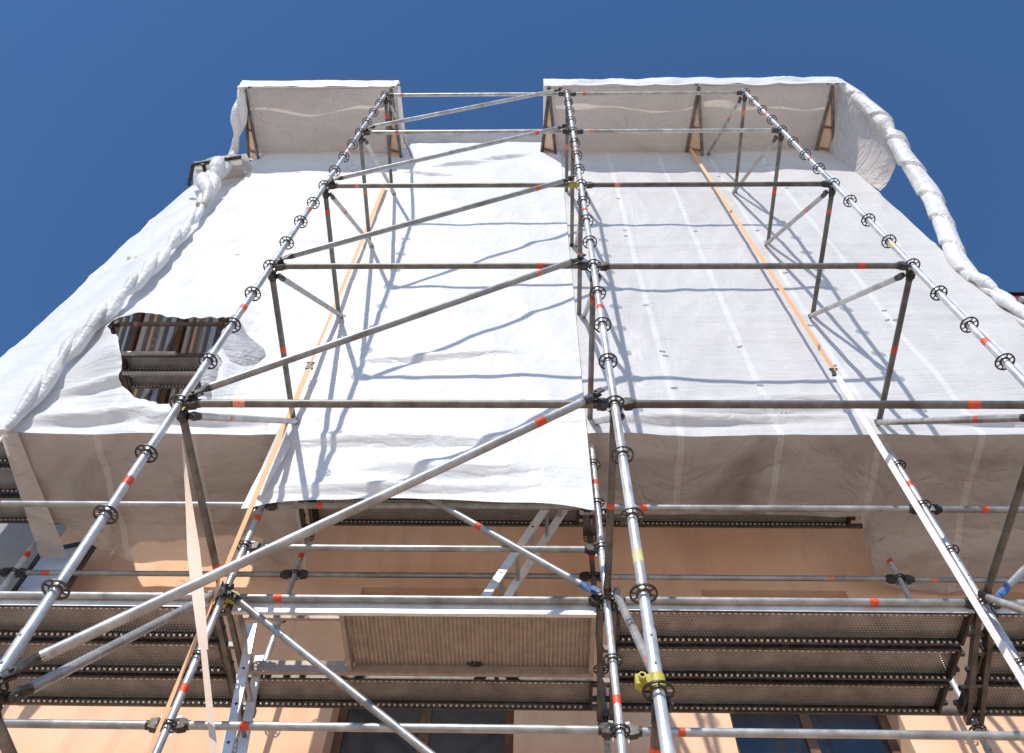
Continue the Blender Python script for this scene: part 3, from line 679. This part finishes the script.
# ------------------------------------------------------------------ straps
def strap(name, label, segs, group='webbing straps tied down in front of the sheeting'):
    """segs: (p0, p1, width0, width1, material, turn0, turn1)"""
    t = thing(name, label, 'strap', segs[0][0], group); o0 = Vector(segs[0][0])
    for p0, p1, w0, w1, m, a0, a1 in segs:
        p0, p1 = Vector(p0), Vector(p1); d = (p1-p0).normalized(); x = Vector((1,0,0)); x = (x-d*x.dot(d)).normalized(); y = d.cross(x)
        n = 40; vs = []
        for i in range(n+1):
            s = i/n; an = a0+(a1-a0)*s; w = (w0+(w1-w0)*s)/2; c = p0+(p1-p0)*s-o0; u_ = x*math.cos(an)+y*math.sin(an); nn_ = d.cross(u_)*.0012
            vs += [c-u_*w-nn_, c+u_*w-nn_, c+u_*w+nn_, c-u_*w+nn_]
        fs = []
        for i in range(n):
            for k in range(4): fs.append((i*4+k, i*4+(k+1) % 4, (i+1)*4+(k+1) % 4, (i+1)*4+k))
        b = MB(); b.add(vs, fs); obj('webbing', b.mesh('webbing', m), t)
    return t
def buckle(t, p, d):
    e, _ = align(p, Vector(p)+Vector(d)); b = MB(); b.box((0,0,0), (.12,.06,.012)); b.tube((-.05,-.035,0), (-.05,.035,0), .012, 8); b.tube((.04,-.035,.01), (.04,.035,.01), .012, 8); b.box((-.01,0,.02), (.06,.03,.02))
    obj('buckle', b.mesh('buckle', M_CAST), t, Vector(p)-Vector(t.location), e)
p0, p1 = Vector((-2.247,4.12,14.018)), Vector((-2.011,4.0,4.816)); q = p0+(p1-p0)*.60; e_ = p0+(p1-p0)*1.52
t = strap('ratchet_strap', 'thin orange strap beside the left tower posts, running from the sheeting to the ground', [(p0, q, .06, .048, M_STRAP, 0, .7), (q, e_, .055, .05, M_STRAP, .2, 1.4)]); buckle(t, q, (p1-p0))
p0, p1 = Vector((2.654,4.12,15.9)), Vector((2.701,3.95,8.226)); p2 = Vector((2.535,3.70,4.642)); 
t = strap('ratchet_strap', 'long orange strap with its lower length coloured overexposed white, crossing in front of the right hand sheeting', [(p0, p1, .045, .04, M_STRAP, .2, 1.2), (p1, p2, .05, .04, M_STRAPW, .7, 1.05), (p2, p2+(p2-p1)*1.29, .04, .04, M_STRAPW, 1.05, 3.0)]); buckle(t, p1, (p1-p0))
a = Vector((-2.09,2.80,5.72)); c = Vector((-1.375,3.1,4.05))
p0, p1 = Vector((-2.10,2.95,5.75)), Vector((-1.50,3.08,4.30))
t = strap('ratchet_strap', 'short pale strap hanging twisted below the left tower node', [(p0, p0+(p1-p0)*.6, .015, .065, M_STRAPP, 1.2, .2), (p0+(p1-p0)*.6, p1, .065, .045, M_STRAPP, .2, -.7), (p1, p1+(p1-p0)*1.0, .03, .045, M_STRAPP, -.7, -1.2)])

# ------------------------------------------------------------------ building
B = thing('apricot_building', 'apricot rendered building front behind the scaffold', 'building', (0, YW, 0))
def wallbox(name, x0, x1, z0, z1, m, y0=0, y1=.45):
    b = MB(); b.obox(x0, x1, y0, y1, z0, z1); return obj(name, b.mesh(name, m), B)
wins = [(-1.59, -.15), (1.54, 2.86), (4.0, 5.4)]   # window openings, top storey below the band
rows = [(1.0, 3.2), (5.3, 7.42), (9.3, 11.4), (12.8, 14.6)]
xs = [-4.75]+[v for w in wins for v in w]+[6.2]
b = MB(); zz = 0
for r0, r1 in rows:
    b.obox(xs[0], xs[-1], 0, .45, zz, r0)
    for i in range(0, len(xs), 2): b.obox(xs[i], xs[i+1], 0, .45, r0, r1)
    zz = r1
b.obox(xs[0], xs[-1], 0, .45, zz, 15.5)
obj('wall', b.mesh('wall', M_WALL), B)
b = MB(); b.obox(-7.2, -4.75, .1, .5, 0, 9.0); o = obj('wall', b.mesh('wall', M_WALLG), B); o['label'] = 'grey rendered wall'
wallbox('roof', -4.9, 6.3, 15.5, 15.7, M_ROOFR, -.1, 8)
for r0, r1 in rows:
    for x0, x1 in wins:
        b = MB(); b.obox(x0, x1, .22, .28, r0, r0+.07); b.obox(x0, x1, .22, .28, r1-.07, r1); b.obox(x0, x0+.07, .22, .28, r0+.07, r1-.07); b.obox(x1-.07, x1, .22, .28, r0+.07, r1-.07); b.obox((x0+x1)/2-.04, (x0+x1)/2+.04, .22, .28, r0+.07, r1-.07)
        w = obj('window', b.mesh('window', M_TIMBER), B); b = MB(); b.obox(x0+.07, x1-.07, .245, .255, r0+.07, r1-.07); obj('pane', b.mesh('pane', M_PANE), w)
b = MB(); b.obox(-4.75, 6.2, .5, 6, 0, 15.4); obj('core', b.mesh('core', M_WALLG), B)
# casement standing open at the left
b = MB(); W_, H_ = .62, 1.0
b.obox(0, W_, -.02, .02, 0, .05); b.obox(0, W_, -.02, .02, H_-.05, H_); b.obox(0, .05, -.02, .02, .05, H_-.05); b.obox(W_-.05, W_, -.02, .02, .05, H_-.05)
cas = obj('window', b.mesh('window', M_FRAME), B, (-4.72, -.14, 6.72), (R(0), 0, R(-14)))
b = MB(); b.obox(.05, W_-.05, -.005, .005, .05, H_-.05); obj('pane', b.mesh('pane', M_SLATB), cas)  # reflection put into the pane as a pale blue colour
# slatted timber screen behind the tear
sc = thing('slat_screen', 'screen of upright brown and pale blue slats seen through the torn opening', 'screen', (-5.5, 5.72, 9.95)); sc.rotation_euler = (R(30), 0, 0)
b = MB(); b.obox(0, 3.0, .10, .12, 0, 2.5); obj('backing', b.mesh('backing', M_SLATB), sc)
x = .03; mm = [M_GUTTER, M_SLATB, M_BEIGE, M_TIMBER, M_GUTTER]  # slat colours lightened to make up for the dim interior
for i in range(26):
    w = random.choice((.03, .045, .06)); b = MB(); b.obox(0, w, 0, .09, 0, 2.5); obj('slat', b.mesh('slat', mm[i*7 % 5]), sc, (x, 0, 0)); x += w+random.uniform(.05, .09)

NB = thing('neighbour_building', 'neighbouring house with dark red eaves, just visible at the right edge', 'building', (11, 6.4, 0))
b = MB(); b.obox(-3.3, 3, 0, 8, 0, 13.3); obj('wall', b.mesh('wall', M_GUTTER), NB)
b = MB(); b.obox(-3.62, 3.4, -.55, 8.5, 13.5, 13.75); b.obox(-3.45, 3.3, -.35, 8.4, 13.302, 13.49)
b.add([(-3.7,-.6,13.76),(3.4,-.6,13.76),(3.4,8.5,13.76),(-3.7,8.5,13.76),(-3.2,4,16),(3,4,16)], [(0,1,5,4),(2,3,4,5),(0,4,3),(1,2,5)]); obj('roof', b.mesh('roof', M_ROOFR), NB)
b = MB(); b.tube((-3.6,-.62,13.45), (3.4,-.62,13.45), .05); obj('gutter', b.mesh('gutter', M_GUTTER), NB)

# ------------------------------------------------------------------ ground
b = MB(); b.add([(-600,-600,0),(600,-600,0),(600,600,0),(-600,600,0)], [(0,1,2,3)])
tag(obj('ground', b.mesh('ground', M_GROUND)), 'paved courtyard in front of the building', None, None, 'structure')

# ------------------------------------------------------------------ light
sd = Vector((.45, 1.518, -1.38)).normalized(); elev = math.asin(-sd.z); az = math.atan2(-sd.x, -sd.y)
ld = bpy.data.lights.new('sun', 'SUN'); ld.energy = 4.2; ld.angle = R(.53); ld.color = (1.0, .955, .89)
lo = obj('sun', ld); lo.rotation_euler = sd.to_track_quat('-Z', 'Y').to_euler()
w = bpy.data.worlds.new('World'); S.world = w; w.use_nodes = True; nt = w.node_tree
sky = nt.nodes.new('ShaderNodeTexSky'); sky.sky_type = 'NISHITA'; sky.sun_disc = False; sky.sun_elevation = elev; sky.sun_rotation = az % (2*math.pi)
sky.air_density = 1.0; sky.dust_density = .0; sky.ozone_density = 3.0; sky.altitude = 1500
bg = nt.nodes['Background']; tint = nt.nodes.new('ShaderNodeMix'); tint.data_type = 'RGBA'; tint.blend_type = 'MULTIPLY'; tint.inputs[0].default_value = 1
nt.links.new(sky.outputs[0], tint.inputs[6]); tint.inputs[7].default_value = (.80, 1.12, 1.34, 1)
nt.links.new(tint.outputs[2], bg.inputs[0]); bg.inputs[1].default_value = .125
S.view_settings.view_transform = 'Standard'; S.view_settings.look = 'None'; S.view_settings.exposure = 0

# ------------------------------------------------------------------ camera
cd = bpy.data.cameras.new('camera'); co = obj('camera', cd)
r = Vector((0.99969027, 0.0116951, 0.021968)); u_ = Vector((-3.25312457e-04, -8.76489689e-01, 4.81420523e-01)); f = Vector((-0.02488499, 0.48127856, 0.87621441))
# optical axes: right, up, back
M = Matrix((r, u_, -f)).transposed().to_4x4(); M.translation = (0, 0, 1.6); co.matrix_world = M
cd.sensor_width = 36; cd.lens = 853.44/1024*36; cd.shift_y = -35/1024; cd.clip_start = .05; cd.clip_end = 3000
S.camera = co
